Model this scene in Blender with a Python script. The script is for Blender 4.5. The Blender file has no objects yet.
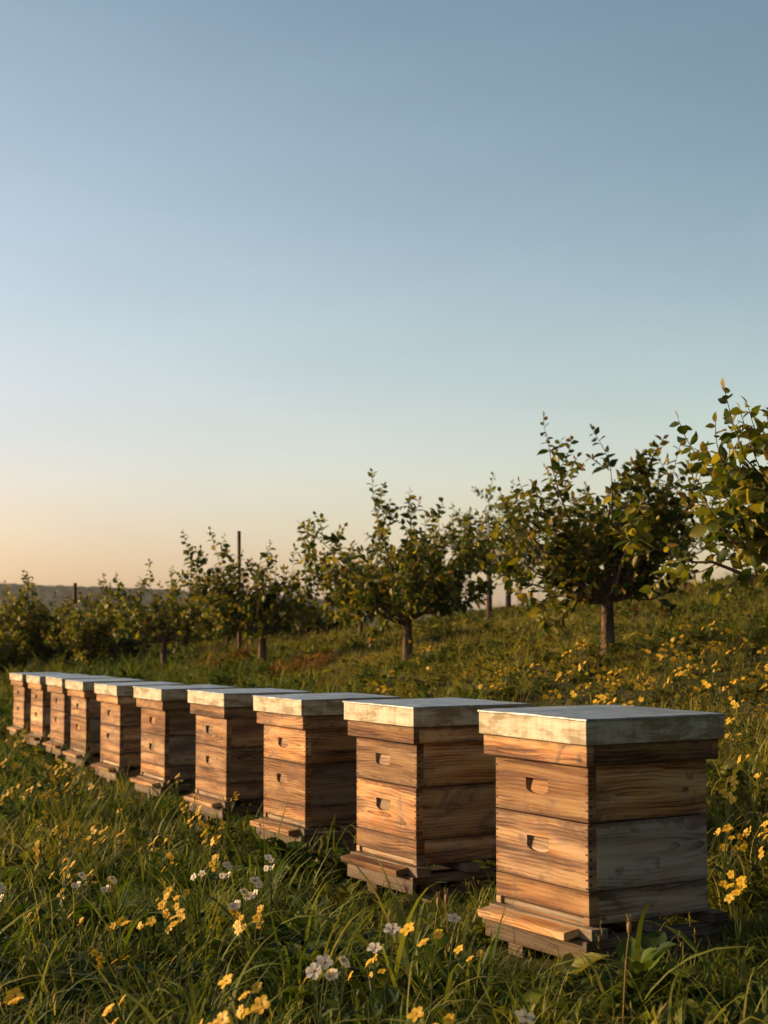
import bpy, bmesh, math, random
import numpy as np
from mathutils import Vector, Matrix, noise as mnoise
from mathutils.geometry import tessellate_polygon
R = math.radians
SC = bpy.context.scene
COL = SC.collection

# ------------------------------------------------------------------ camera
F_PX, PITCH, CZ = 1569.0, 0.0652, 1.40
cam_d = bpy.data.cameras.new('camera'); cam = bpy.data.objects.new('camera', cam_d); COL.objects.link(cam)
cam.location = (0, 0, CZ); cam.rotation_euler = (R(90) + PITCH, 0, 0)
cam_d.sensor_fit = 'VERTICAL'; cam_d.sensor_height = 36.0; cam_d.lens = F_PX / 1024 * 36.0
cam_d.clip_start = 0.05; cam_d.clip_end = 8000
cam_d.dof.use_dof = True; cam_d.dof.focus_distance = 7.0; cam_d.dof.aperture_fstop = 5.0
SC.camera = cam
# ------------------------------------------------------------------ sun + sky
SUN_HEAD, SUN_EL = -76.0, 13.5          # compass heading (0 = view direction, negative = left), elevation
sd = bpy.data.lights.new('sun', 'SUN'); sun = bpy.data.objects.new('sun', sd); COL.objects.link(sun)
sd.energy = 5.0; sd.angle = R(0.6); sd.color = (1.0, 0.67, 0.33)
sv = Vector((math.sin(R(SUN_HEAD)) * math.cos(R(SUN_EL)), math.cos(R(SUN_HEAD)) * math.cos(R(SUN_EL)), math.sin(R(SUN_EL))))
sun.rotation_euler = sv.to_track_quat('Z', 'Y').to_euler()
W = bpy.data.worlds.new('World'); SC.world = W; W.use_nodes = True
nt = W.node_tree; nt.nodes.clear()
sky = nt.nodes.new('ShaderNodeTexSky'); sky.sky_type = 'NISHITA'; sky.sun_disc = False
sky.sun_elevation = R(SUN_EL); sky.sun_rotation = R(SUN_HEAD)
sky.air_density = 1.0; sky.dust_density = 1.6; sky.ozone_density = 1.0; sky.altitude = 300
bg = nt.nodes.new('ShaderNodeBackground'); bg.inputs[1].default_value = 0.094
wo = nt.nodes.new('ShaderNodeOutputWorld')
# evening sky: warm, bright band low over the horizon, strongest toward the sun
tc = nt.nodes.new('ShaderNodeTexCoord'); sx = nt.nodes.new('ShaderNodeSeparateXYZ'); nt.links.new(tc.outputs['Generated'], sx.inputs[0])
def wm(op, a, b=0.0, clamp=False):
    q = nt.nodes.new('ShaderNodeMath'); q.operation = op; q.use_clamp = clamp
    for i_, v_ in enumerate((a, b)):
        if isinstance(v_, bpy.types.NodeSocket): nt.links.new(v_, q.inputs[i_])
        else: q.inputs[i_].default_value = v_
    return q.outputs[0]
az = wm('ADD', wm('MULTIPLY', sx.outputs[0], -0.55), 0.0)          # higher toward the left
el = wm('SUBTRACT', sx.outputs[2], wm('MULTIPLY', az, 0.55))
rp = nt.nodes.new('ShaderNodeValToRGB'); nt.links.new(wm('MULTIPLY', el, 1.0, True), rp.inputs[0])
SKY_STOPS = [(0.0, (1.58, 1.30, 1.36)), (.04, (1.60, 1.37, 1.40)), (.10, (1.72, 1.50, 1.44)), (.19, (1.68, 1.53, 1.40)), (.31, (1.42, 1.37, 1.24)), (.50, (1.12, 1.17, 1.06)), (.75, (.55, .58, .58)), (1.0, (.40, .44, .46))]
while len(rp.color_ramp.elements) < len(SKY_STOPS): rp.color_ramp.elements.new(.5)
for e_, (p_, c_) in zip(rp.color_ramp.elements, SKY_STOPS): e_.position = p_; e_.color = (c_[0] / 4, c_[1] / 4, c_[2] / 4, 1)
vm = nt.nodes.new('ShaderNodeVectorMath'); vm.operation = 'MULTIPLY'; nt.links.new(sky.outputs[0], vm.inputs[0]); nt.links.new(rp.outputs[0], vm.inputs[1])
vs = nt.nodes.new('ShaderNodeVectorMath'); vs.operation = 'SCALE'; nt.links.new(vm.outputs[0], vs.inputs[0]); vs.inputs['Scale'].default_value = 4.0
# the half of the sky away from the sun is duller
# faint uneven veil of high thin cloud
mp = nt.nodes.new('ShaderNodeMapping'); mp.inputs['Scale'].default_value = (3.0, 3.0, 11.0); mp.inputs['Rotation'].default_value = (0, R(-24), 0); nt.links.new(tc.outputs['Generated'], mp.inputs[0])
cn = nt.nodes.new('ShaderNodeTexNoise'); cn.inputs['Scale'].default_value = 1.6; cn.inputs['Detail'].default_value = 5; cn.inputs['Roughness'].default_value = .55; nt.links.new(mp.outputs[0], cn.inputs['Vector'])
veil = wm('ADD', wm('MULTIPLY', cn.outputs['Fac'], .16), .92)
ds = wm('ADD', wm('MULTIPLY', sx.outputs[0], sv.x), wm('MULTIPLY', sx.outputs[1], sv.y))
mr = nt.nodes.new('ShaderNodeMapRange'); mr.interpolation_type = 'SMOOTHSTEP'; nt.links.new(ds, mr.inputs[0])
mr.inputs[1].default_value = -.95; mr.inputs[2].default_value = -.15; mr.inputs[3].default_value = .10; mr.inputs[4].default_value = 1.0
nt.links.new(wm('MULTIPLY', wm('MULTIPLY', mr.outputs[0], veil), 4.0), vs.inputs['Scale'])
nt.links.new(vs.outputs[0], bg.inputs[0]); nt.links.new(bg.outputs[0], wo.inputs[0])
SC.view_settings.view_transform = 'Standard'; SC.view_settings.look = 'None'
SC.view_settings.exposure = 0.46; SC.view_settings.gamma = 1.0
SC.cycles.max_bounces = 6; SC.cycles.transparent_max_bounces = 8; SC.cycles.volume_bounces = 0
SC.cycles.use_denoising = True

# ------------------------------------------------------------------ helpers
def link(o, parent=None):
    COL.objects.link(o)
    if parent is not None: o.parent = parent
    return o
def tag(o, label=None, cat=None, group=None, kind=None):
    for k, v in (('label', label), ('category', cat), ('group', group), ('kind', kind)):
        if v: o[k] = v
    return o
def empty(name, loc, rz=0.0):
    o = bpy.data.objects.new(name, None); COL.objects.link(o)
    o.location = loc; o.rotation_euler = (0, 0, rz); o.empty_display_size = .1
    return o
def copy_tree(o, parent=None):
    c = o.copy(); COL.objects.link(c)
    if parent is not None: c.parent = parent
    for ch in list(o.children): copy_tree(ch, c)
    return c
def np_mesh(name, V, faces, mats, smooth=True, mi=None, cols=None):
    """faces: list of (n,k) arrays"""
    me = bpy.data.meshes.new(name)
    V = np.asarray(V, dtype=np.float32)
    me.vertices.add(len(V)); me.vertices.foreach_set('co', V.ravel())
    loops = np.concatenate([f.ravel() for f in faces]).astype(np.int32)
    tot = np.concatenate([np.full(len(f), f.shape[1]) for f in faces]).astype(np.int32)
    st = np.concatenate([[0], np.cumsum(tot)[:-1]]).astype(np.int32)
    me.loops.add(len(loops)); me.loops.foreach_set('vertex_index', loops)
    me.polygons.add(len(tot)); me.polygons.foreach_set('loop_start', st); me.polygons.foreach_set('loop_total', tot)
    if mi is not None: me.polygons.foreach_set('material_index', np.asarray(mi, dtype=np.int32))
    me.polygons.foreach_set('use_smooth', np.full(len(tot), smooth))
    if cols is not None:
        a = me.attributes.new('tint', 'FLOAT_COLOR', 'POINT')
        a.data.foreach_set('color', np.asarray(cols, dtype=np.float32).ravel())
    for m in mats: me.materials.append(m)
    me.update(); me.validate()
    return me

# ---- node material helper
class NT:
    def __init__(s, name):
        s.m = bpy.data.materials.new(name); s.m.use_nodes = True; s.t = s.m.node_tree; s.t.nodes.clear()
        s.out = s.t.nodes.new('ShaderNodeOutputMaterial')
    def n(s, typ, **kw):
        nd = s.t.nodes.new(typ)
        for k, v in kw.items():
            if k.startswith('i_'):
                key = k[2:]; key = int(key) if key.isdigit() else key
                s.set(nd.inputs[key], v)
            else: setattr(nd, k, v)
        return nd
    def set(s, inp, v):
        if hasattr(v, 'links') or isinstance(v, bpy.types.NodeSocket): s.t.links.new(v, inp)
        else: inp.default_value = v
    def math(s, op, a, b=0.0, c=None, clamp=False):
        nd = s.t.nodes.new('ShaderNodeMath'); nd.operation = op; nd.use_clamp = clamp
        s.set(nd.inputs[0], a); s.set(nd.inputs[1], b)
        if c is not None: s.set(nd.inputs[2], c)
        return nd.outputs[0]
    def comb(s, x, y, z):
        nd = s.t.nodes.new('ShaderNodeCombineXYZ')
        for i, v in enumerate((x, y, z)): s.set(nd.inputs[i], v)
        return nd.outputs[0]
    def sep(s, v):
        nd = s.t.nodes.new('ShaderNodeSeparateXYZ'); s.set(nd.inputs[0], v); return nd.outputs
    def noise(s, vec, scale=1.0, detail=3.0, rough=.55, dist=0.0):
        nd = s.t.nodes.new('ShaderNodeTexNoise'); s.set(nd.inputs['Vector'], vec)
        nd.inputs['Scale'].default_value = scale; nd.inputs['Detail'].default_value = detail
        nd.inputs['Roughness'].default_value = rough; nd.inputs['Distortion'].default_value = dist
        return nd.outputs['Fac']
    def ramp(s, fac, stops):
        nd = s.t.nodes.new('ShaderNodeValToRGB'); e = nd.color_ramp.elements
        while len(e) < len(stops): e.new(0.5)
        for el, (p, c) in zip(e, stops):
            el.position = p; el.color = (*c, 1) if len(c) == 3 else c
        s.set(nd.inputs[0], fac); return nd.outputs[0]
    def mix(s, f, a, b, mode='MIX'):
        nd = s.t.nodes.new('ShaderNodeMix'); nd.data_type = 'RGBA'; nd.blend_type = mode
        s.set(nd.inputs[0], f)
        for k, v in ((6, a), (7, b)):
            s.set(nd.inputs[k], (*v, 1) if isinstance(v, tuple) and len(v) == 3 else v)
        return nd.outputs[2]
    def smooth(s, v, a, b):
        nd = s.t.nodes.new('ShaderNodeMapRange'); nd.interpolation_type = 'SMOOTHSTEP'
        s.set(nd.inputs[0], v); nd.inputs[1].default_value = a; nd.inputs[2].default_value = b
        return nd.outputs[0]
    def bsdf(s, col, rough=.7, metal=0.0, bump=None, bstr=.3, bdist=.002, spec=.4):
        b = s.t.nodes.new('ShaderNodeBsdfPrincipled')
        s.set(b.inputs['Base Color'], (*col, 1) if isinstance(col, tuple) and len(col) == 3 else col)
        s.set(b.inputs['Roughness'], rough); s.set(b.inputs['Metallic'], metal)
        b.inputs['Specular IOR Level'].default_value = spec
        if bump is not None:
            bp = s.t.nodes.new('ShaderNodeBump'); bp.inputs['Strength'].default_value = bstr
            bp.inputs['Distance'].default_value = bdist; s.set(bp.inputs['Height'], bump)
            s.t.links.new(bp.outputs[0], b.inputs['Normal'])
        return b.outputs[0]
    def done(s, sh):
        s.t.links.new(sh, s.out.inputs[0]); return s.m
def leafy(name, colfn, trans=.35, rough=.5, spec=.3):
    t = NT(name); col = colfn(t)
    p = t.bsdf(col, rough, spec=spec)
    tr = t.n('ShaderNodeBsdfTranslucent')
    tc = t.mix(1.0, col, (1.18, 1.22, .50), 'MULTIPLY'); t.set(tr.inputs[0], tc)
    mx = t.n('ShaderNodeMixShader'); mx.inputs[0].default_value = trans
    t.t.links.new(p, mx.inputs[1]); t.t.links.new(tr.outputs[0], mx.inputs[2])
    return t.done(mx.outputs[0])
def attr(t, name, typ='GEOMETRY'):
    a = t.n('ShaderNodeAttribute', attribute_name=name, attribute_type=typ); return a

# ------------------------------------------------------------------ materials
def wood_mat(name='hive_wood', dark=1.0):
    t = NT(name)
    uv = t.sep(t.n('ShaderNodeUVMap', uv_map='UVMap').outputs[0])
    bp = attr(t, 'board'); b = t.sep(bp.outputs['Vector'])
    seed = t.math('MULTIPLY', b[0], 37.0)
    u, v = uv[0], uv[1]
    n1 = t.noise(t.comb(t.math('MULTIPLY', u, 2.0), t.math('MULTIPLY', v, 5.0), seed), 1.0, 2.0, .4)
    w = t.math('ADD', t.math('SUBTRACT', v, t.math('MULTIPLY', t.math('SUBTRACT', b[1], .5), .30)),
               t.math('MULTIPLY', t.math('SUBTRACT', n1, .5), .09))
    k = t.math('ADD', t.math('MULTIPLY', u, t.math('SUBTRACT', b[0], .35)), .02)
    k = t.math('MULTIPLY', k, .28)
    r = t.math('SQRT', t.math('ADD', t.math('MULTIPLY', w, w), t.math('MULTIPLY', k, k)))
    ring = t.math('FRACT', t.math('ADD', t.math('MULTIPLY', r, 60.0), t.math('MULTIPLY', n1, .8)))
    ring = t.math('POWER', ring, 2.2)
    fine = t.noise(t.comb(t.math('MULTIPLY', u, 5.0), t.math('MULTIPLY', v, 230.0), seed), 1.0, 4.0, .65)
    mid = t.noise(t.comb(t.math('MULTIPLY', u, 3.2), t.math('MULTIPLY', v, 34.0), seed), 1.0, 4.0, .6, .6)
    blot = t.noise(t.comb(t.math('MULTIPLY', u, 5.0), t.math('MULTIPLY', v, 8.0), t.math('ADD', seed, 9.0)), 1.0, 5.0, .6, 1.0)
    wide = t.noise(t.comb(t.math('MULTIPLY', u, 1.1), t.math('MULTIPLY', v, 15.0), t.math('ADD', seed, 3.0)), 1.0, 2.0, .5, .4)
    amp = t.math('ADD', .15, t.math('MULTIPLY', t.smooth(t.noise(t.comb(u, t.math('MULTIPLY', v, 5.0), t.math('ADD', seed, 5.0)), 2.2, 2.0), .35, .65), .85))
    g = t.math('ADD', t.math('MULTIPLY', t.math('MULTIPLY', ring, amp), .30), t.math('MULTIPLY', t.math('MULTIPLY', t.math('SUBTRACT', mid, .5), amp), .75))
    g = t.math('ADD', t.math('ADD', g, .38), t.math('MULTIPLY', t.math('SUBTRACT', wide, .5), .95))
    g = t.math('ADD', g, t.math('MULTIPLY', t.math('SUBTRACT', fine, .45), .40))
    warm = t.ramp(g, [(.22, (.60, .365, .155)), (.42, (.42, .205, .070)), (.56, (.24, .095, .030)), (.74, (.070, .028, .012))])
    grey = t.ramp(g, [(.22, (.50, .42, .32)), (.48, (.34, .27, .195)), (.70, (.15, .112, .078)), (.90, (.055, .040, .028))])
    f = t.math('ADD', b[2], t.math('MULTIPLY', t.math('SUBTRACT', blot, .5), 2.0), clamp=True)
    col = t.mix(f, warm, grey)
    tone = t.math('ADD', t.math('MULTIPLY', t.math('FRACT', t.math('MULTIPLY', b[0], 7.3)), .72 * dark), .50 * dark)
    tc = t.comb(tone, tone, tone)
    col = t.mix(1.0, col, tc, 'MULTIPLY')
    # blotches painting leaf-shadow dapples along with water stains; dark knots
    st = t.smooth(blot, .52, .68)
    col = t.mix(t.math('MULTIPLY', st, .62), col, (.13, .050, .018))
    vo = t.n('ShaderNodeTexVoronoi'); vo.inputs['Scale'].default_value = 1.0
    t.set(vo.inputs['Vector'], t.comb(t.math('MULTIPLY', u, 4.0), t.math('MULTIPLY', v, 7.0), seed))
    kn = t.math('SUBTRACT', 1.0, t.smooth(vo.outputs['Distance'], .03, .11))
    col = t.mix(t.math('MULTIPLY', kn, .75), col, (.06, .025, .012))
    # dirt gathered along the joints between boards
    half = bp.outputs['Alpha']; has = t.math('GREATER_THAN', half, .03)
    ed = t.math('SUBTRACT', half, t.math('ABSOLUTE', v)); gn = t.noise(t.comb(t.math('MULTIPLY', u, 14.0), t.math('MULTIPLY', v, 14.0), seed), 1.0, 4.0, .7)
    grime = t.math('MULTIPLY', has, t.math('SUBTRACT', 1.0, t.smooth(t.math('SUBTRACT', ed, t.math('MULTIPLY', t.smooth(gn, .38, .85), .026)), -.004, .022)))
    col = t.mix(t.math('MULTIPLY', grime, .60), col, (.060, .030, .015))
    h = t.math('ADD', t.math('MULTIPLY', g, .8), t.math('MULTIPLY', fine, .6))
    rough = t.math('ADD', .55, t.math('MULTIPLY', mid, .3))
    return t.done(t.bsdf(col, rough, bump=h, bstr=.55, bdist=.0035, spec=.25))
def endgrain_mat():
    t = NT('end_grain')
    n = t.noise(t.n('ShaderNodeTexCoord').outputs['Object'], 60, 3)
    return t.done(t.bsdf(t.ramp(n, [(.3, (.030, .014, .008)), (.7, (.095, .045, .022))]), .85))
def lid_mat():
    """weathered cream paint on the lid's side boards"""
    t = NT('weathered_lid_paint')
    co = t.n('ShaderNodeTexCoord').outputs['Object']
    oi = t.n('ShaderNodeObjectInfo').outputs['Random']
    off = t.n('ShaderNodeVectorMath', operation='ADD'); t.set(off.inputs[0], co); t.set(off.inputs[1], t.comb(t.math('MULTIPLY', oi, 31), 0.0, t.math('MULTIPLY', oi, 17)))
    p = t.sep(off.outputs[0])
    a = t.noise(t.comb(t.math('MULTIPLY', p[0], 5.0), t.math('MULTIPLY', p[1], 5.0), t.math('MULTIPLY', p[2], 16.0)), 1.0, 5, .62, .5)
    drip = t.noise(t.comb(t.math('MULTIPLY', p[0], 42.0), t.math('MULTIPLY', p[1], 42.0), t.math('MULTIPLY', p[2], 5.0)), 1.0, 3, .6)
    grain = t.noise(t.comb(t.math('MULTIPLY', p[0], 7.0), t.math('MULTIPLY', p[1], 7.0), t.math('MULTIPLY', p[2], 150.0)), 1.0, 4, .6)
    col = t.ramp(t.math('ADD', t.math('MULTIPLY', grain, .5), t.math('MULTIPLY', drip, .5)), [(.35, (.32, .265, .16)), (.5, (.47, .415, .285)), (.66, (.60, .555, .42))])
    col = t.mix(t.math('MULTIPLY', t.smooth(a, .46, .62), .78), col, (.20, .135, .060))
    col = t.mix(t.math('MULTIPLY', t.smooth(a, .50, .34), .35), col, (.62, .59, .50))
    return t.done(t.bsdf(col, t.math('ADD', .42, t.math('MULTIPLY', a, .3)), bump=t.math('ADD', grain, a), bstr=.4, bdist=.003, spec=.4))
def sheet_mat():
    """dulled zinc roof sheet"""
    t = NT('roof_sheet_zinc')
    co = t.n('ShaderNodeTexCoord').outputs['Object']
    oi = t.n('ShaderNodeObjectInfo').outputs['Random']
    off = t.n('ShaderNodeVectorMath', operation='ADD'); t.set(off.inputs[0], co); t.set(off.inputs[1], t.comb(t.math('MULTIPLY', oi, 31), t.math('MULTIPLY', oi, 11), 0.0))
    p = t.sep(off.outputs[0])
    a = t.noise(off.outputs[0], 5, 5, .6, 1.0)
    scr = t.noise(t.comb(t.math('MULTIPLY', p[0], 4.0), t.math('MULTIPLY', p[1], 60.0), 0.0), 1.0, 4, .65)
    f = t.math('ADD', t.math('MULTIPLY', a, .6), t.math('MULTIPLY', scr, .4))
    col = t.ramp(f, [(.36, (.20, .225, .24)), (.5, (.38, .42, .44)), (.64, (.60, .63, .65))])
    return t.done(t.bsdf(col, t.math('ADD', .22, t.math('MULTIPLY', f, .36)), metal=.65, bump=t.math('ADD', a, t.math('MULTIPLY', scr, .4)), bstr=.45, bdist=.006, spec=.5))
def bark_mat():
    t = NT('bark')
    p = t.sep(t.n('ShaderNodeTexCoord').outputs['Object'])
    q = t.comb(t.math('MULTIPLY', p[0], 30.0), t.math('MULTIPLY', p[1], 30.0), t.math('MULTIPLY', p[2], 7.0))
    n = t.noise(q, 1.2, 5, .65, .6); m = t.noise(q, .25, 2)
    c = t.ramp(n, [(.32, (.035, .022, .015)), (.55, (.13, .085, .058)), (.75, (.24, .175, .125))])
    c = t.mix(t.math('MULTIPLY', t.smooth(m, .5, .65), .5), c, (.17, .16, .12))
    return t.done(t.bsdf(c, .9, bump=n, bstr=.8, bdist=.012, spec=.15))
def tree_leaf_mat():
    def f(t):
        a = t.sep(attr(t, 'tint').outputs['Vector'])
        oi = t.n('ShaderNodeObjectInfo').outputs['Random']
        c = t.ramp(a[0], [(.0, (.026, .042, .009)), (.30, (.052, .078, .012)), (.55, (.15, .155, .018)), (1.0, (.40, .30, .034))])
        c = t.mix(a[1], c, (.24, .10, .022))
        s = t.math('ADD', .85, t.math('MULTIPLY', oi, .3))
        return t.mix(1.0, c, t.comb(s, s, s), 'MULTIPLY')
    return leafy('apple_leaf', f, .42, .5, .3)
def grass_mat():
    def f(t):
        a = t.sep(attr(t, 'tint').outputs['Vector'])
        dry = attr(t, 'dry', 'INSTANCER').outputs['Fac']
        g = t.ramp(a[0], [(.0, (.022, .042, .010)), (.40, (.050, .092, .014)), (.75, (.115, .162, .020)), (1.0, (.215, .235, .036))])
        d = t.ramp(a[0], [(.0, (.09, .072, .018)), (.5, (.33, .27, .055)), (1.0, (.52, .41, .12))])
        k = t.math('ADD', t.math('MULTIPLY', dry, .85), t.math('MULTIPLY', t.math('SUBTRACT', a[1], .5), .7), clamp=True)
        c = t.mix(k, g, d)
        return t.mix(t.math('MULTIPLY', t.smooth(dry, 1.2, 1.6), .7), c, (.17, .055, .022))
    return leafy('meadow_grass', f, .36, .55, .2)
def simple_leaf(name, col, trans=.3, rough=.5, var=.35):
    def f(t):
        oi = t.n('ShaderNodeObjectInfo').outputs['Random']
        n = t.noise(t.n('ShaderNodeTexCoord').outputs['Object'], 45, 2)
        s = t.math('ADD', 1 - var, t.math('ADD', t.math('MULTIPLY', oi, var), t.math('MULTIPLY', n, var)))
        return t.mix(1.0, col, t.comb(s, s, s), 'MULTIPLY')
    return leafy(name, f, trans, rough)
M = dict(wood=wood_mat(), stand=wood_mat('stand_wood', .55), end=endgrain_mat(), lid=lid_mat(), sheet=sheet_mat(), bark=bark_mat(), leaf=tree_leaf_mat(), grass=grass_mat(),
         yellow=simple_leaf('yellow_petal', (.70, .44, .026), .3), white=simple_leaf('white_petal', (.74, .66, .56), .25, var=.2),
         eye=simple_leaf('flower_eye', (.50, .22, .02), .1), stem=simple_leaf('green_stem', (.075, .10, .022), .25),
         weed=simple_leaf('weed_leaf', (.060, .095, .020), .35), dry=simple_leaf('dry_straw', (.36, .24, .085), .3))
def ground_mat():
    t = NT('soil_and_turf')
    p = t.n('ShaderNodeTexCoord').outputs['Object']
    a = t.noise(p, .35, 4); b = t.noise(p, 5, 5, .65); c = t.noise(p, 40, 3)
    g = t.ramp(t.math('ADD', t.math('MULTIPLY', b, .6), t.math('MULTIPLY', c, .4)),
               [(.32, (.018, .022, .008)), (.5, (.045, .048, .016)), (.68, (.10, .088, .028))])
    g = t.mix(t.math('MULTIPLY', t.smooth(a, .56, .66), .6), g, (.16, .070, .030))
    return t.done(t.bsdf(g, .95, bump=b, bstr=.6, bdist=.05, spec=.1))
M['ground'] = ground_mat()
def woods_mat():
    t = NT('far_woodland')
    p = t.n('ShaderNodeTexCoord').outputs['Object']
    b = t.noise(p, .12, 4, .7); a = t.noise(p, .012, 3)
    g = t.ramp(t.math('ADD', t.math('MULTIPLY', b, .6), t.math('MULTIPLY', a, .4)),
               [(.35, (.018, .026, .012)), (.55, (.045, .055, .024)), (.7, (.09, .085, .035))])
    return t.done(t.bsdf(g, .95, spec=.05))
M['woods'] = woods_mat()

# ------------------------------------------------------------------ terrain (thin plate through surveyed points, z relative to camera)
HIVES = [(0.797, 6.177, -1.208, 31.6), (0.165, 8.057, -1.274, 30.5), (-0.498, 10.006, -1.342, 29.4), (-1.186, 11.899, -1.398, 28.5),
         (-1.921, 13.849, -1.457, 28.2), (-2.626, 15.700, -1.509, 27.7), (-3.343, 17.718, -1.555, 26.9), (-3.939, 19.439, -1.591, 27.1),
         (-4.601, 21.276, -1.638, 27.1), (-5.390, 23.626, -1.699, 27.5)]
HW = HD = 0.62; STAND_H = 0.165
CP = [(x - .1, y + .25, z - STAND_H - .05) for x, y, z, a in HIVES]
CP += [(0, 3, -1.36), (-3, 4.5, -1.42), (3, 3.5, -1.24), (0, -6, -1.3), (-8, 0, -1.6), (8, 0, -1.0), (-4, 10, -1.58), (-8, 16, -1.82), (-12, 25, -2.1),
       (2.9, 9.5, -.88), (2.3, 16, -.39), (.3, 21, -.67), (-1.94, 25, -.84), (-4.07, 29, -1.06), (-6.3, 33, -1.2), (-9.5, 38, -1.35), (-16, 40, -1.8),
       (6.5, 14, -.35), (9, 22, .30), (2.57, 38, -.02), (6.5, 38, .36), (9.3, 38, .86), (14, 40, 1.5), (-.5, 38, -.56), (12, 30, .95), (5, 22, -.13),
       (-20, 10, -2.2), (22, 15, .8)]
CP = np.array(CP)
def tps_fit(P, lam=.02):
    n = len(P); d = np.hypot(P[:, None, 0] - P[None, :, 0], P[:, None, 1] - P[None, :, 1])
    K = np.where(d > 0, d * d * np.log(d + 1e-9), 0) + lam * np.eye(n)
    Q = np.c_[np.ones(n), P[:, :2]]
    A = np.block([[K, Q], [Q.T, np.zeros((3, 3))]])
    return np.linalg.solve(A, np.r_[P[:, 2], 0, 0, 0])
TW = tps_fit(CP)
def ss(x, a, b):
    t = np.clip((x - a) / (b - a), 0, 1); return t * t * (3 - 2 * t)
def gz(x, y, bumps=True):
    x = np.asarray(x, float); y = np.asarray(y, float); sh = np.broadcast(x, y).shape
    X = np.broadcast_to(x, sh).ravel(); Y = np.broadcast_to(y, sh).ravel()
    Xc = np.clip(X, -24, 24); Yc = np.clip(Y, -8, 40)
    d = np.hypot(Xc[:, None] - CP[None, :, 0], Yc[:, None] - CP[None, :, 1])
    z = (np.where(d > 0, d * d * np.log(d + 1e-9), 0)) @ TW[:-3] + TW[-3] + TW[-2] * Xc + TW[-1] * Yc
    z = z - 34 * ss(np.maximum(Y - 42, 0), 0, 420) - .035 * np.clip(Y - 42, 0, 30)
    z = z - 10 * ss(np.maximum(-X - 24, 0), 0, 300) + 0 * X
    if bumps:
        z = z + .030 * np.sin(X * 2.1 + 1.3 * np.sin(Y * 1.7)) * np.sin(Y * 2.6 + np.cos(X * 1.9)) + .018 * np.sin(X * 5.3 + Y * 3.1) * np.cos(Y * 6.1 - X * 2.2)
    return (z + CZ).reshape(sh)
def g1(x, y): return float(gz(x, y))
CP_, SP_ = math.cos(PITCH), math.sin(PITCH)
def ray(px, py):
    a = (px - 384) / F_PX; b = (512 - py) / F_PX
    return np.array([a, CP_ - b * SP_, SP_ + b * CP_])        # x, y(forward), z
def at_depth(px, py, d):
    r = ray(px, py); r = r / r[1] * d; return r[0], d, r[2] + CZ
def on_ground(px, py, h=0.0, y0=3.5, y1=60):
    """point on the ground whose height h above it is seen at pixel"""
    r = ray(px, py); r = r / r[1]; ys = np.linspace(y0, y1, 1400)
    g = gz(r[0] * ys, ys) + h; z = r[2] * ys + CZ
    i = np.argmax(g >= z)
    return r[0] * ys[i], ys[i], float(g[i] - h)

# ground sheet: fine near, coarse far
def build_ground():
    xs = np.concatenate([-np.geomspace(3000, 30, 26), np.linspace(-28, 28, 190), np.geomspace(30, 3000, 26)])
    ys = np.concatenate([[-600, -200, -80, -30], np.linspace(-12, 52, 230), np.geomspace(54, 5000, 50)])
    X, Y = np.meshgrid(xs, ys); Z = gz(X, Y)
    V = np.stack([X, Y, Z], -1).reshape(-1, 3); nx, ny = len(xs), len(ys)
    i = np.arange((ny - 1) * (nx - 1)); r, c = i // (nx - 1), i % (nx - 1); a = r * nx + c
    Fq = np.stack([a, a + 1, a + nx + 1, a + nx], 1)
    o = link(bpy.data.objects.new('ground', np_mesh('ground', V, [Fq], [M['ground']]))); tag(o, kind='structure')
build_ground()

# distant wooded hill (its canopy is the uneven surface of a far wood)
def build_hill():
    rng = np.random.default_rng(5)
    xs = np.arange(-1500, 900, 5.0); ys = np.arange(1350, 1900, 9.0)
    X, Y = np.meshgrid(xs, ys)
    top = np.interp(X, [-1500, -380, -300, -200, -120, -60, 0, 200, 900], [34, 27, 25, 21, 17, 12, 6, -6, -20])
    prof = ss(Y, 1350, 1560)
    Z = -36 + (top + 36) * prof
    for s, amp in ((90, 2.0), (33, 1.0)):
        Z += amp * np.sin(X / s + 2 * np.sin(Y / s * .7)) * np.cos(Y / s * 1.3 + 1)
    Z += rng.random(Z.shape) * 3.6 + CZ
    V = np.stack([X, Y, Z], -1).reshape(-1, 3); nx, ny = len(xs), len(ys)
    i = np.arange((ny - 1) * (nx - 1)); r, c = i // (nx - 1), i % (nx - 1); a = r * nx + c
    o = link(bpy.data.objects.new('distant_hill', np_mesh('distant_hill', V, [np.stack([a, a + 1, a + nx + 1, a + nx], 1)], [M['woods']], smooth=False)))
    tag(o, kind='structure')
build_hill()

# evening haze over the valley: one closed box round the camera and everything built
def build_haze():
    bm = bmesh.new(); bmesh.ops.create_cube(bm, size=1.0)
    for v in bm.verts: v.co = Vector((v.co.x * 6400, 2100 + v.co.y * 6400, -75 + (v.co.z + .5) * 125))
    me = bpy.data.meshes.new('haze'); bm.to_mesh(me); bm.free()
    t = NT('haze'); pv = t.n('ShaderNodeVolumePrincipled'); pv.inputs['Color'].default_value = (.80, .84, .90, 1); pv.inputs['Density'].default_value = .00011; pv.inputs['Anisotropy'].default_value = .2
    t.t.links.new(pv.outputs[0], t.out.inputs['Volume']); me.materials.append(t.m)
    o = link(bpy.data.objects.new('haze', me)); tag(o, kind='stuff')
build_haze()

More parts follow.
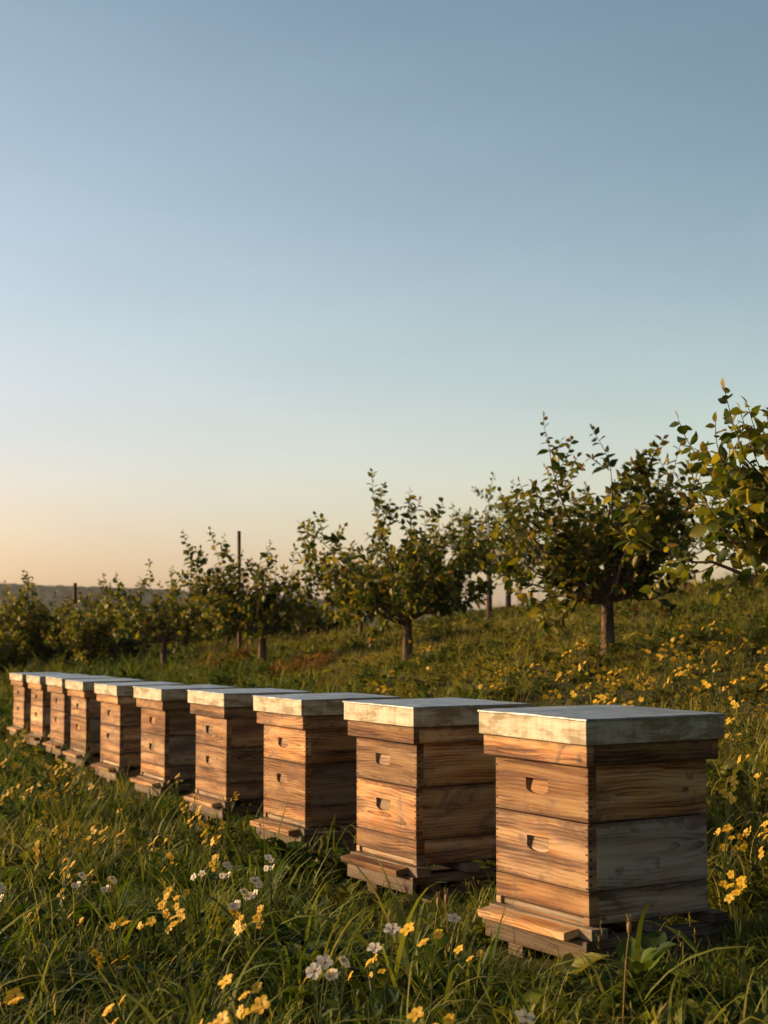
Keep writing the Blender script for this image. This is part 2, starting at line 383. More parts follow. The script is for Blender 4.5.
# ------------------------------------------------------------------ beehives
class Wood:
    """collects boards into one mesh; every board gets its own grain"""
    def __init__(s, seed):
        s.bm = bmesh.new(); s.uv = s.bm.loops.layers.uv.new('UVMap')
        s.bd = s.bm.loops.layers.float_color.new('board'); s.r = random.Random(seed)
    def finish_faces(s, faces, grey, ax=None, split=None):
        rid, vc = s.r.random(), s.r.random(); gr = min(1, max(0, grey + s.r.uniform(-.12, .12)))
        ids = {}
        for f in faces:
            n = f.normal; k = max(range(3), key=lambda i: abs(n[i]))
            key = (k, n[k] > 0)
            if key not in ids: ids[key] = (s.r.random(), s.r.random())
            rr, vv = ids[key] if ax is None else (rid, vc)
            for l in f.loops:
                c = l.vert.co
                if ax is None: u, v = (c.y, c.z) if k == 0 else ((c.x, c.z) if k == 1 else (c.x, c.y))
                elif ax == 0: u, v = c.x, (c.z if k != 2 else c.y)
                elif ax == 1: u, v = c.y, (c.z if k != 2 else c.x)
                else: u, v = c.z, (c.x if k == 1 else c.y)
                l[s.uv].uv = (u, v - s.vref); l[s.bd] = (rr, vv, gr, s.half)
    def box(s, x0, x1, y0, y1, z0, z1, grey=.2, bev=.003, ax=None, mi=0, jit=0.0):
        s.vref = (z0 + z1) / 2 if ax is None or abs(z1 - z0) > .07 else 0
        s.half = (z1 - z0) / 2 if (z1 - z0) > .07 else 0.0
        m = bmesh.ops.create_cube(s.bm, size=1.0); vs = m['verts']
        for v in vs:
            v.co = Vector(((x0 + x1) / 2 + v.co.x * (x1 - x0), (y0 + y1) / 2 + v.co.y * (y1 - y0), (z0 + z1) / 2 + v.co.z * (z1 - z0)))
            if jit: v.co += Vector((s.r.uniform(-jit, jit), s.r.uniform(-jit, jit), s.r.uniform(-jit, jit)))
        es = list({e for v in vs for e in v.link_edges})
        fs = list({f for v in vs for f in v.link_faces})
        if bev:
            g = bmesh.ops.bevel(s.bm, geom=es, offset=bev, segments=1, affect='EDGES')
            fs = list(set(g['faces']) | {f for v in g['verts'] for f in v.link_faces})
        for f in fs: f.normal_update(); f.material_index = mi
        s.finish_faces(fs, grey, ax)
        return fs
    def build(s, name, parent, mats=None):
        me = bpy.data.meshes.new(name); s.bm.to_mesh(me); s.bm.free()
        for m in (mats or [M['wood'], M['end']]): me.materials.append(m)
        return link(bpy.data.objects.new(name, me), parent)
def hive_box(seed, z0, z1, grey_front, grey_side, hole_frac):
    """hollow-handled hive box: front board with a scooped handhold, finger-jointed corners"""
    w = Wood(seed); hw, hd = HW / 2, HD / 2; r = w.r
    g = .0022
    zb, zt = z0 + g, z1 - g
    # three plain walls + top rims: one bevelled body whose front is left to the front board
    T = .040
    w.box(-hw, hw, -hd + T, hd, zb, zt, grey_side, .003)
    # front board with hole
    w.vref = (z0 + z1) / 2; w.half = (zt - zb) / 2
    cx = r.uniform(-.01, .01) - .02; hwid = .074; hh = .062; ht = zb + (zt - zb) * hole_frac; hb = ht - hh
    hole = [(cx - hwid, ht), (cx + hwid, ht), (cx + hwid, hb + .022)]
    for k in range(1, 7):
        a = k / 7 * math.pi; hole.append((cx + hwid * math.cos(a) , hb + .022 - .022 * math.sin(a)))
    hole.append((cx - hwid, hb + .022))
    hole = hole[::-1]
    yf = -hd; bm = w.bm
    e = .003
    outer = [(-hw + e, zb + e), (hw - e, zb + e), (hw - e, zt - e), (-hw + e, zt - e)]
    vo = [bm.verts.new((x, yf, z)) for x, z in outer]; vh = [bm.verts.new((x, yf, z)) for x, z in hole]
    ov2 = [bm.verts.new((x, yf + e, z)) for x, z in ((-hw, zb), (hw, zb), (hw, zt), (-hw, zt))]
    ov3 = [bm.verts.new((x, yf + T, z)) for x, z in ((-hw, zb), (hw, zb), (hw, zt), (-hw, zt))]
    allv = vo + vh; fs = []
    for tri in tessellate_polygon([[Vector((x, z, 0)) for x, z in outer], [Vector((x, z, 0)) for x, z in hole]]):
        f = bm.faces.new([allv[i] for i in tri]); f.normal_update()
        if f.normal.y > 0: f.normal_flip()
        fs.append(f)
    for i in range(4):
        j = (i + 1) % 4
        fs.append(bm.faces.new([vo[i], ov2[i], ov2[j], vo[j]])); fs.append(bm.faces.new([ov2[i], ov3[i], ov3[j], ov2[j]]))
    for f in fs: f.normal_update()
    w.finish_faces(fs, grey_front, 0); fs = []
    inner = []
    for x, z in hole:
        tt = (z - hb) / hh
        inner.append(bm.verts.new((cx + (x - cx) * .93, yf + .009 + .014 * max(0.0, tt) ** .7, hb + (z - hb) * .97)))
    n = len(hole)
    for i in range(n):
        j = (i + 1) % n; fs.append(bm.faces.new([vh[i], vh[j], inner[j], inner[i]]))
    for tri in tessellate_polygon([[Vector((v.co.x, v.co.z, 0)) for v in inner]]):
        f = bm.faces.new([inner[i] for i in tri]); f.normal_update()
        if f.normal.y > 0: f.normal_flip()
        fs.append(f)
    for f in fs: f.normal_update()
    w.finish_faces(fs, min(1, grey_front + .15), 0)
    # finger joints
    nf = int((zt - zb) / .036) + 1; fh = (zt - zb) / nf
    for sx in (-1, 1):
        for k in range(nf):
            za, zc = zb + fh * k + .010, zb + fh * (k + .5) + .000
            x0, x1 = sorted((sx * (hw - .0180), sx * (hw - .0035)))
            if r.random() < .93: w.box(x0, x1, -hd - .0007, -hd + .012, za, zc, .3, 0, mi=1)
            za, zc = zb + fh * (k + .5) + .008, zb + fh * (k + 1) - .001
            x0, x1 = sorted((sx * (hw + .0007), sx * (hw - .012)))
            if zc < zt and r.random() < .93: w.box(x0, x1, -hd + .0035, -hd + .0180, za, zc, .3, 0, mi=1)
    return w
def make_hive(i, x, y, z, adeg, label):
    a = R(adeg); rnd = random.Random(100 + i)
    e = Vector((-math.sin(a), math.cos(a))); n = Vector((math.cos(a), math.sin(a)))
    c = Vector((x, y)) + e * HW / 2 + n * HD / 2
    root = empty('beehive', (c.x, c.y, z + CZ), a - R(90)); tag(root, label, 'beehive', 'row of beehives across the meadow')
    hw, hd = HW / 2, HD / 2
    g = lambda lo, hi: rnd.uniform(lo, hi)
    side_grey = [(.15, .95), (.2, .3), (.25, .6), (.2, .45)][i % 4] if i < 4 else (g(.1, .5), g(.2, .8))
    # base box with entrance slot
    w = Wood(1000 + i)
    w.box(-hw, hw, -hd + .05, hd, 0, .126, side_grey[1] * .8, .003)
    w.box(-hw, hw, -hd, -hd + .05, .030, .126, .1, .003, ax=0)
    for sx in (-1, 1): w.box(min(sx * hw, sx * (hw - .035)), max(sx * hw, sx * (hw - .035)), -hd, -hd + .05, 0, .0295, .5, .002, ax=0)
    b = w.build('base_box', root)
    w = Wood(1500 + i); w.box(-hw + .036, hw - .036, -hd + .012, -hd + .04, .0005, .024, .9, .002, ax=0); w.build('entrance_reducer', root)
    tops = hive_box(2000 + i, .126, .392, g(.0, .35) if i else .22, side_grey[1], .68).build('lower_box', root)
    tops.rotation_euler = (0, 0, R(g(-.35, .35)))
    ub = hive_box(3000 + i, .392, .632, g(.0, .2) if i else .05, side_grey[0], .62).build('upper_box', root)
    ub.rotation_euler = (0, 0, R(g(-.35, .35)))
    # telescoping wooden rim
    w = Wood(4000 + i); ro = .036
    zr0, zr1 = .617, .7005
    w.box(-hw - ro, hw + ro, -hd - ro, -hd - .001, zr0, zr1, .1, .003, ax=0)
    w.box(-hw - ro, hw + ro, hd + .001, hd + ro, zr0, zr1, .1, .003, ax=0)
    for sx in (-1, 1):
        x0, x1 = sorted((sx * (hw + ro - .0005), sx * (hw + .001)))
        w.box(x0, x1, -hd - .0005, hd + .0005, zr0 + .0004, zr1, .3 if rnd.random() < .6 else .1, .003, ax=1)
    w.box(-hw - .0005, hw + .0005, -hd - .0005, hd + .0005, .6325, .6995, .3, 0)
    rm = w.build('rim', root); rm.rotation_euler = (0, 0, R(g(-.3, .3)))
    # lid: sheet-metal clad
    bm = bmesh.new(); lo = .052
    m = bmesh.ops.create_cube(bm, size=1.0)
    for v in bm.verts: v.co = Vector((v.co.x * (HW + 2 * lo), v.co.y * (HD + 2 * lo), .7015 + (v.co.z + .5) * .098))
    bmesh.ops.bevel(bm, geom=list(bm.edges), offset=.003, segments=1, affect='EDGES')
    bmesh.ops.subdivide_edges(bm, edges=[ed for ed in bm.edges if ed.calc_length() > .3], cuts=9, use_grid_fill=True)
    bmesh.ops.subdivide_edges(bm, edges=[ed for ed in bm.edges if abs(ed.verts[0].co.z - ed.verts[1].co.z) > .05], cuts=2, use_grid_fill=True)
    off = Vector((i * 7.7, 3.3 * i, 0))
    for v in bm.verts:
        d = mnoise.noise_vector(v.co * 7 + off) * .0016 + mnoise.noise_vector(v.co * 25 + off) * .0006
        if v.co.z < .71: d.z = abs(d.z)
        v.co += d
        if v.co.z > .79: v.co.z += .004 * (1 - (v.co.x / .37) ** 2) * (1 - (v.co.y / .37) ** 2)
    for f in bm.faces: f.smooth = True
    me = bpy.data.meshes.new('lid'); bm.to_mesh(me); bm.free(); me.materials.append(M['lid']); me.set_sharp_from_angle(angle=R(30))
    lid = link(bpy.data.objects.new('lid', me), root)
    bm = bmesh.new(); m = bmesh.ops.create_cube(bm, size=1.0); so = lo + .004
    for v in bm.verts: v.co = Vector((v.co.x * (HW + 2 * so), v.co.y * (HD + 2 * so), .7945 + (v.co.z + .5) * .0095))
    bmesh.ops.bevel(bm, geom=list(bm.edges), offset=.0022, segments=1, affect='EDGES')
    bmesh.ops.subdivide_edges(bm, edges=[ed for ed in bm.edges if ed.calc_length() > .3], cuts=13, use_grid_fill=True)
    for v in bm.verts:
        v.co += mnoise.noise_vector(v.co * 9 + off) * .0022 + mnoise.noise_vector(v.co * 3 + off) * .0022
        if v.co.z > .797: v.co.z += .005 * (1 - (v.co.x / .38) ** 2) * (1 - (v.co.y / .38) ** 2)
    for f in bm.faces: f.smooth = True
    me = bpy.data.meshes.new('roof_sheet'); bm.to_mesh(me); bm.free(); me.materials.append(M['sheet']); me.set_sharp_from_angle(angle=R(30))
    link(bpy.data.objects.new('roof_sheet', me), lid)
    lid.rotation_euler = (R(g(-.35, .35)), R(g(-.3, .3)), R(g(-.6, .6)))
    # landing board
    w = Wood(5000 + i)
    w.box(-hw + .006, hw - .03, -.100, .045, -.016, .016, .25, .003, ax=0, jit=.002)
    lb = w.build('landing_board', root); lb.location = (0, -hd - .002, -.022); lb.rotation_euler = (R(8), 0, 0)
    # stand: a thing of its own
    st = empty('hive_stand', (c.x, c.y, z + CZ - STAND_H), a - R(90))
    h0 = STAND_H
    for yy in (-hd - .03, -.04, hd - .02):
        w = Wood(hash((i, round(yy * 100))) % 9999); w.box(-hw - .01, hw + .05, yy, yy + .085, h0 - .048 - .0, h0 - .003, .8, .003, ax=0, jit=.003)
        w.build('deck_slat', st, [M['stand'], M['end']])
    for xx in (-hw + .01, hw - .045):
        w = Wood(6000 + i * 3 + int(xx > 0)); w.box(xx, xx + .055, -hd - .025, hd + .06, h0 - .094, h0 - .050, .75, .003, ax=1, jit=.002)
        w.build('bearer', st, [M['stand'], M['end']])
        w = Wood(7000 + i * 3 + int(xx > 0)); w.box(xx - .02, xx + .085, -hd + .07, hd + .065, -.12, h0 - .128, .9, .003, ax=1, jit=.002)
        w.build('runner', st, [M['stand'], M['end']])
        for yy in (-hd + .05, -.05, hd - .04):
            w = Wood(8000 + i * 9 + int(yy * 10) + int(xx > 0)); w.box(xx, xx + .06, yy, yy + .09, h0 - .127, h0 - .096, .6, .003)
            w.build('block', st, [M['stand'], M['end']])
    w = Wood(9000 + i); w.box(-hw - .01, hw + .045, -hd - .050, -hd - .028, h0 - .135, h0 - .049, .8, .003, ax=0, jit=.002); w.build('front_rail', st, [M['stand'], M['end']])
    return root, st, c
HL = ['nearest beehive at the right end of the row, grey grained board on its shaded side',
      'second beehive from the near end, blotched cream lid edge, partly behind the nearest',
      'third beehive from the near end of the row, pale upper box with two handholds',
      'fourth beehive from the near end, narrow lit front behind tall green weeds',
      'fifth beehive from the near end, landing board above pale bleached grass',
      'sixth beehive from the near end, squeezed mid-row with orange upper box',
      'fourth beehive from the far left end, seen mostly as narrow lit front',
      'third beehive from the far left end of the row',
      'last but one beehive at the far left of the row',
      'farthest beehive of all at the left end of the row, smallest in view']
SL = ['low pallet stand under the nearest beehive, its slats and dark gap in full view',
      'pallet stand under the second beehive from the near end',
      'pallet stand under the third beehive from the near end',
      'pallet stand under the fourth beehive from the near end',
      'pallet stand under the fifth beehive from the near end',
      'pallet stand under the sixth beehive from the near end',
      'pallet stand under the fourth beehive from the far left end',
      'pallet stand under the third beehive from the far left end',
      'pallet stand under the last but one beehive at far left',
      'pallet stand hidden in grass under the farthest beehive']
HC = []
for i, (x, y, z, a) in enumerate(HIVES):
    r_, s_, c_ = make_hive(i, x, y, z, a, HL[i]); HC.append((c_.x, c_.y, R(a)))
    tag(s_, SL[i], 'stand', 'wooden stands under the beehives')

# ------------------------------------------------------------------ trees
def tube(path, radii, sides=7):
    path = np.asarray(path, float); n = len(path); V = []; 
    up = np.array([.3, .1, 1.0])
    T = np.gradient(path, axis=0); T /= np.linalg.norm(T, axis=1)[:, None] + 1e-9
    a = np.cross(T, [0.31, .87, .2]); a /= np.linalg.norm(a, axis=1)[:, None] + 1e-9; b = np.cross(T, a)
    th = np.arange(sides) / sides * 2 * np.pi
    V = path[:, None] + (a[:, None] * np.cos(th)[None, :, None] + b[:, None] * np.sin(th)[None, :, None]) * np.asarray(radii)[:, None, None]
    V = V.reshape(-1, 3)
    i = np.arange(n - 1)[:, None] * sides + np.arange(sides)[None]; j = np.arange(n - 1)[:, None] * sides + (np.arange(sides)[None] + 1) % sides
    Fq = np.stack([i, j, j + sides, i + sides], -1).reshape(-1, 4)
    return V, Fq
class Tubes:
    def __init__(s): s.V, s.F, s.n = [], [], 0
    def add(s, path, rad, sides=6):
        V, F_ = tube(path, rad, sides); s.V.append(V); s.F.append(F_ + s.n); s.n += len(V)
    def mesh(s, name, mat): return np_mesh(name, np.concatenate(s.V), [np.concatenate(s.F)], [mat])
# leaf template (length 1 along +Y, folded, curling)
LT = np.array([[0, 0, 0], [-.24, .22, .05], [0, .24, -.02], [.24, .22, .05], [-.33, .52, .07], [0, .54, -.04], [.33, .52, .07],
               [-.18, .82, .01], [0, .82, -.08], [.18, .82, .01], [0, 1.05, -.16]])
LQ = np.array([[1, 2, 5, 4], [2, 3, 6, 5], [4, 5, 8, 7], [5, 6, 9, 8]]); LTRI = np.array([[0, 2, 1], [0, 3, 2], [7, 8, 10], [8, 9, 10]])
def leaves_mesh(name, P, D, N, S, C, mat):
    P, D, N, S, C = map(np.asarray, (P, D, N, S, C))
    D = D / np.linalg.norm(D, axis=1)[:, None]; X = np.cross(D, N); X /= np.linalg.norm(X, axis=1)[:, None] + 1e-9; Z = np.cross(X, D)
    m = len(P); k = len(LT)
    V = P[:, None] + S[:, None, None] * (LT[None, :, 0, None] * X[:, None] + LT[None, :, 1, None] * D[:, None] + LT[None, :, 2, None] * Z[:, None])
    off = (np.arange(m) * k)[:, None, None]
    return np_mesh(name, V.reshape(-1, 3), [(LQ[None] + off).reshape(-1, 4), (LTRI[None] + off).reshape(-1, 3)], [mat], cols=np.repeat(np.c_[C, np.zeros(m), np.ones(m)] if C.shape[1] == 2 else C, k, 0))
def bez(a, b, c, d, n):
    t = np.linspace(0, 1, n)[:, None]
    return (1 - t) ** 3 * a + 3 * (1 - t) ** 2 * t * b + 3 * (1 - t) * t * t * c + t ** 3 * d
def make_tree(name, base, tips, seed, hb=.62, r0=.075, leaf=.10, dens=1.0, lean=(0, 0), shoots=1.0):
    """tips: (dx, dy, dz) of the scaffold limbs' ends above the tree's foot"""
    rng = np.random.default_rng(seed); W_ = Tubes(); Pl, Dl, Nl, Sl, Cl = [], [], [], [], []
    top = np.array([lean[0], lean[1], hb])
    tp = bez(np.array([0, 0, -.12]), np.array([.0, 0, hb * .3]), top * [1, 1, .6] + rng.normal(0, .012, 3), top, 9)
    rad = r0 * (1 + .45 * np.exp(-np.linspace(0, 1, 9) * 7)) * (1 - .15 * np.linspace(0, 1, 9)); W_.add(tp, rad, 10)
    def leaf_at(p, d, sz, young):
        Pl.append(p); Dl.append(d)
        nn = np.array([0, 0, .6]) + rng.normal(0, .62, 3); Nl.append(nn); Sl.append(sz)
        tone = np.clip(rng.beta(1.6, 2.2) + (.15 if young else 0), 0, 1)
        Cl.append((tone, (rng.random() < (.35 if young else .01)) * rng.uniform(.2, .8)))
    def shoot(p0, d0, L, r, depth=0):
        n = max(4, int(L / .06)); d = d0 / np.linalg.norm(d0); pts = [p0]; ang = rng.uniform(0, 6.28)
        wob = rng.normal(0, .10, 3)
        for k in range(n):
            d = d + wob * .25 + rng.normal(0, .07, 3) + np.array([0, 0, .07 if depth == 0 else .03]); d /= np.linalg.norm(d); pts.append(pts[-1] + d * L / n)
        pts = np.array(pts); W_.add(pts, np.linspace(r, .0022, len(pts)), 4)
        step = .030 / dens; s = rng.uniform(.02, .08); 
        while s < L:
            f = s / L; i = min(int(f * n), n - 1); p = pts[i] + (pts[i + 1] - pts[i]) * (f * n - i); t = (pts[i + 1] - pts[i]); t /= np.linalg.norm(t)
            ang += 2.4 + rng.normal(0, .3)
            a = np.cross(t, [.3, .8, .1]); a /= np.linalg.norm(a); b = np.cross(t, a)
            o = a * math.cos(ang) + b * math.sin(ang)
            dr = t * rng.uniform(.25, .8) + o * .9 + np.array([0, 0, rng.uniform(-.55, .15)])
            leaf_at(p, dr, leaf * rng.uniform(.6, 1.15) * (1 - .45 * f ** 2), f > .8)
            s += step * rng.uniform(.7, 1.9)
        leaf_at(pts[-1], d + rng.normal(0, .2, 3), leaf * .5, True)
        return pts
    for ti, tip in enumerate(tips):
        tip = np.array(tip, float); L = np.linalg.norm(tip - top)
        st = tp[-1] - np.array([0, 0, rng.uniform(0, .12)]) 
        hor = np.array([tip[0], tip[1], 0]); c1 = st + (tip - st) * .25 + np.array([0, 0, -.04]) + rng.normal(0, .04, 3) + hor * .12
        c2 = st + (tip - st) * .65 + hor * .12 + rng.normal(0, .07, 3); n = max(8, int(L / .1))
        path = bez(st, c1, c2, tip, n); path[1:-1] += rng.normal(0, .010, (n - 2, 3))
        rb = r0 * rng.uniform(.38, .55) * min(1, .5 + L / 2.2)
        W_.add(path, rb + (.003 - rb) * np.linspace(0, 1, n) ** .75, 7)
        m = int(L / .10 * shoots)
        for k in range(m):
            f = .20 + .80 * (k + rng.random()) / m; q = f * (n - 1); i = min(int(q), n - 2); p = path[i] + (path[i + 1] - path[i]) * (q - i); t = path[i + 1] - path[i]; t /= np.linalg.norm(t)
            o = rng.normal(0, 1, 3); o -= t * o.dot(t); o /= np.linalg.norm(o)
            d0 = t * rng.uniform(.2, .9) + o * .9 + np.array([0, 0, rng.uniform(-.35, .5)])
            Ls = rng.uniform(.16, .50) * (1.15 - .5 * f) * min(1.3, .6 + L * .5)
            pts = shoot(p, d0, Ls, .005)
            if rng.random() < .55 and Ls > .2:
                j = len(pts) // 2; shoot(pts[j], (pts[j + 1] - pts[j]) * 6 + rng.normal(0, .25, 3), Ls * .6, .0035, 1)
        shoot(path[-1], path[-1] - path[-3] + np.array([0, 0, .08]), rng.uniform(.22, .5), .004)
    root = empty(name, (base[0], base[1], base[2]))
    link(bpy.data.objects.new('trunk', W_.mesh('trunk', M['bark'])), root)
    link(bpy.data.objects.new('crown', leaves_mesh('crown', Pl, Dl, Nl, Sl, Cl, M['leaf'])), root)
    return root
def tips_px(bx, by, d, pts, seed, extra=6, ez=(.45, .8)):
    """limb ends read off the photo at the tree's own distance, plus limbs toward and away from the viewer"""
    rng = np.random.default_rng(seed); x0, y0, z0 = at_depth(bx, by, d); g = g1(x0, y0); out = []
    for px, py in pts:
        x, y, z = at_depth(px, py, d); w = abs(x - x0)
        out.append((x - x0, rng.uniform(-.55, .55), z - g))
    H = max(t[2] for t in out); Wd = max(abs(t[0]) for t in out)
    for k in range(extra):
        a = rng.uniform(0, 6.28); r = rng.uniform(.4, .9) * Wd
        out.append((r * math.cos(a) * .6, r * math.sin(a), rng.uniform(*ez) * H))
    return (x0, y0, g), out
TREES = []
def px_tree(label, bx, by, d, pts, seed, extra=6, ez=(.45, .8), **kw):
    b, tp = tips_px(bx, by, d, pts, seed, extra, ez); r = make_tree('orchard_tree', b, tp, seed, **kw)
    tag(r, label, 'tree', 'orchard trees on the slope'); TREES.append(r); return r
px_tree('large near orchard tree reaching in from the right edge, its trunk out of frame', 905, 700, 9.6,
        [(724, 448), (762, 452), (718, 480), (728, 505), (725, 520), (668, 546), (712, 542), (755, 490), (750, 530), (788, 470), (785, 510), (800, 435), (860, 430), (900, 440), (960, 480), (980, 450), (830, 470)], 11,
        extra=4, ez=(.72, .85), hb=.95, r0=.085, leaf=.128, dens=1.1, shoots=.80)
px_tree('orchard tree with thick bare lower trunk behind the nearest beehive, tallest one wholly in frame', 608, 655, 16,
        [(548, 462), (575, 495), (606, 472), (640, 478), (672, 468), (508, 515), (503, 550), (522, 535), (515, 580), (530, 500), (533, 606), (556, 590), (688, 490), (665, 590), (540, 590), (560, 520), (688, 510), (690, 560), (655, 530), (625, 500), (585, 540)], 12,
        extra=8, hb=.62, r0=.07, leaf=.135, dens=1.15, shoots=.75)
px_tree('orchard tree with forked trunk at the middle of the photo, above the third beehive', 407, 667, 21,
        [(310, 550), (318, 575), (490, 548), (374, 500), (408, 512), (440, 518), (466, 530), (320, 540), (335, 600), (345, 565), (480, 560), (470, 600), (360, 600), (425, 540), (385, 540)], 13,
        extra=8, hb=.62, r0=.07, leaf=.135, dens=1.1, shoots=.80)
px_tree('orchard tree with a post standing up through its crown, left of the middle one', 262, 670, 25,
        [(198, 575), (200, 600), (312, 585), (190, 560), (216, 555), (240, 570), (266, 562), (292, 568), (205, 590), (215, 620), (305, 610), (290, 595), (245, 590)], 14,
        extra=7, hb=.62, r0=.068, leaf=.135, dens=1.1, shoots=.80)
px_tree('small orchard tree with sparse top shoots behind the beehive lids at left', 164, 676, 29,
        [(118, 590), (148, 587), (172, 590), (110, 610), (120, 640), (205, 600), (200, 640), (160, 605)], 15,
        extra=6, hb=.6, r0=.06, leaf=.135, dens=1.1, shoots=.80)
tall_b, tall_t = (0, 0, 0), [(.95, .1, 1.9), (-.9, .2, 1.8), (.3, .8, 2.1), (-.3, -.7, 2.2), (.1, 0, 2.5), (1.15, -.3, 1.45), (-1.2, .1, 1.4), (.6, -.8, 1.7), (-.5, .7, 1.6)]
tall_tree = make_tree('orchard_tree', tall_b, tall_t, 44, hb=1.0, r0=.062, leaf=.14, shoots=.8); TREES.append(tall_tree)
def back_tree(src, px, d, s, rz, label, sink=0.0):
    x = (px - 384) / F_PX * d; c = copy_tree(src); c.location = (x, d, g1(x, d) - sink); c.scale = (s, s, s); c.rotation_euler = (0, 0, rz)
    tag(c, label, 'tree', 'orchard trees on the slope'); return c
B = [(1, 88, 32.5, .74, 1.0, 'dark bushy orchard tree beside the short post at far left'),
     (3, 22, 35, 1.0, 2.2, 'low dark orchard tree at the far left behind the smallest beehive'),
     (2, -30, 38, .95, 4.0, 'last orchard tree at the left edge, only its crown in view'),
     (1, 50, 36, .80, 3.3, 'shaded orchard tree filling the gap at far left'),
     (2, 118, 36, .82, 5.1, 'shaded orchard tree behind the small sparse one'),
     (2, 361, 30, .82, 2.0, 'smaller orchard tree behind the middle one, its thin trunk left of the forked trunk'),
     (5, 489, 31, 1.0, 1.2, 'background orchard tree right of the middle one, thin dark trunk'),
     (5, 508, 36, 1.05, .4, 'background orchard tree on the skyline right of the middle one'),
     (5, 630, 33, 1.0, 3.1, 'background orchard tree right of the thick trunk'),
     (5, 645, 37, 1.05, 5.2, 'background orchard tree on the ridge, second thin trunk right of the thick one'),
     (1, 440, 37, .9, 4.4, 'background orchard tree between the two tall ones'),
     (5, 684, 37, 1.0, 2.4, 'background orchard tree on the ridge, third thin trunk right of the thick one'),
     (5, 583, 35, .95, 5.9, 'background orchard tree, thin trunk just left of the thick trunk'),
     (2, 228, 38, .75, .7, 'dark orchard tree behind the one with the post'),
     (4, 300, 39, .85, 1.9, 'dark orchard tree between the post tree and the middle one'),
     (1, 178, 40, .72, 3.0, 'dim orchard tree far behind the sparse one')]
for k, px, d, s, rz, lb in B: back_tree(TREES[k], px, d, s, rz, lb)
for o_ in list(tall_tree.children) + [tall_tree]: bpy.data.objects.remove(o_)
TREES.pop()

# hedge bushes along the bottom of the orchard, far left
def make_bush(seed, w, h, n):
    rng = np.random.default_rng(seed); T_ = Tubes(); P, D, N, S, C = [], [], [], [], []
    for k in range(n):
        a = rng.uniform(0, 6.28); r = w * math.sqrt(rng.random()); tip = np.array([r * math.cos(a), r * math.sin(a) * .7, h * rng.uniform(.55, 1.05) * (1 - .35 * (r / w) ** 2)])
        st = np.array([tip[0] * .3, tip[1] * .3, -.05]); path = bez(st, st + [0, 0, tip[2] * .4], tip * [1, 1, .7], tip, 7); T_.add(path, np.linspace(.014, .003, 7), 4)
        for q in range(34):
            f = rng.uniform(.12, 1); i = min(int(f * 6), 5); p = path[i] + (path[i + 1] - path[i]) * (f * 6 - i) + rng.normal(0, .07, 3)
            P.append(p); D.append(rng.normal(0, 1, 3) + [0, 0, .2]); N.append(np.array([0, 0, 1]) + rng.normal(0, .5, 3)); S.append(rng.uniform(.10, .19)); C.append((rng.beta(1.5, 2.2), 0))
    root = empty('hedge_bush', (0, 0, 0))
    link(bpy.data.objects.new('stems', T_.mesh('stems', M['bark'])), root); link(bpy.data.objects.new('foliage', leaves_mesh('foliage', P, D, N, S, C, M['leaf'])), root)
    return root
bush = make_bush(31, 1.25, 1.25, 60)
BU = [(-20, 41, 1.1), (40, 43, 1.05), (95, 42, 1.1), (150, 44, 1.0), (205, 43, 1.05), (255, 45, .95), (310, 46, .95), (340, 47, .8), (8, 34, .95), (60, 35, .92), (112, 34, .8)]
BL = ['at the left edge', 'under the left post', 'right of the left post', 'behind the small sparse tree', 'left of the post tree', 'right behind the post tree', 'between post tree and middle tree', 'farthest right, behind the middle tree', 'low at the left edge among the tree trunks', 'low between the two leftmost trees', 'low before the small sparse tree']
for k, (px, d, s) in enumerate(BU):
    b = bush if k == 0 else copy_tree(bush)
    x = (px - 384) / F_PX * d; b.location = (x, d, g1(x, d) - .05); b.scale = (s * 1.15, s, s); b.rotation_euler = (0, 0, k * 1.7)
    tag(b, 'dark leafy hedge bush ' + BL[k], 'bush', 'hedge behind the left orchard trees')

# unseen bushes added left of the frame to throw shade over the nearest grass
for k, (x, y, s) in enumerate(((-7.4, 4.3, 1.15), (-7.9, 5.2, 1.05), (-7.2, 3.2, 1.2), (-8.6, 6.0, .95))):
    b = copy_tree(bush); b.location = (x, y, g1(x, y) - .05); b.scale = (s * .8, s * .8, s * 1.1); b.rotation_euler = (0, 0, k * 2.1)
    tag(b, 'unseen leafy bush added for shade beyond the left edge, ' + ('nearest the viewer', 'second from the viewer', 'widest one', 'set back behind the others', 'thin one level with the nearest beehive', 'level with the second beehive', 'farthest of its group', 'lowest one')[(1, 2, 0, 3, 4, 5, 6, 7)[k]], 'bush', 'unseen shade bushes left of the frame')

# posts
def make_post(px, pytop, d, label, th=.04):
    x, y, z = at_depth(px, pytop, d); g = g1(x, y)
    w = Wood(int(px)); w.box(-th, th, -th, th, -.3, z - g, .9, .004, ax=2, jit=.003)
    o = w.build('wooden_post', None, [M['bark']]); o.location = (x, y, g); o.rotation_euler = (R(1.2), R(-.8), .4); tag(o, label, 'post')
make_post(76, 583, 34.5, 'short dark wooden post above the bushes at far left', .034)
make_post(240, 531, 30.0, 'tall thin wooden post rising through the crown of the tree left of the middle one', .028)

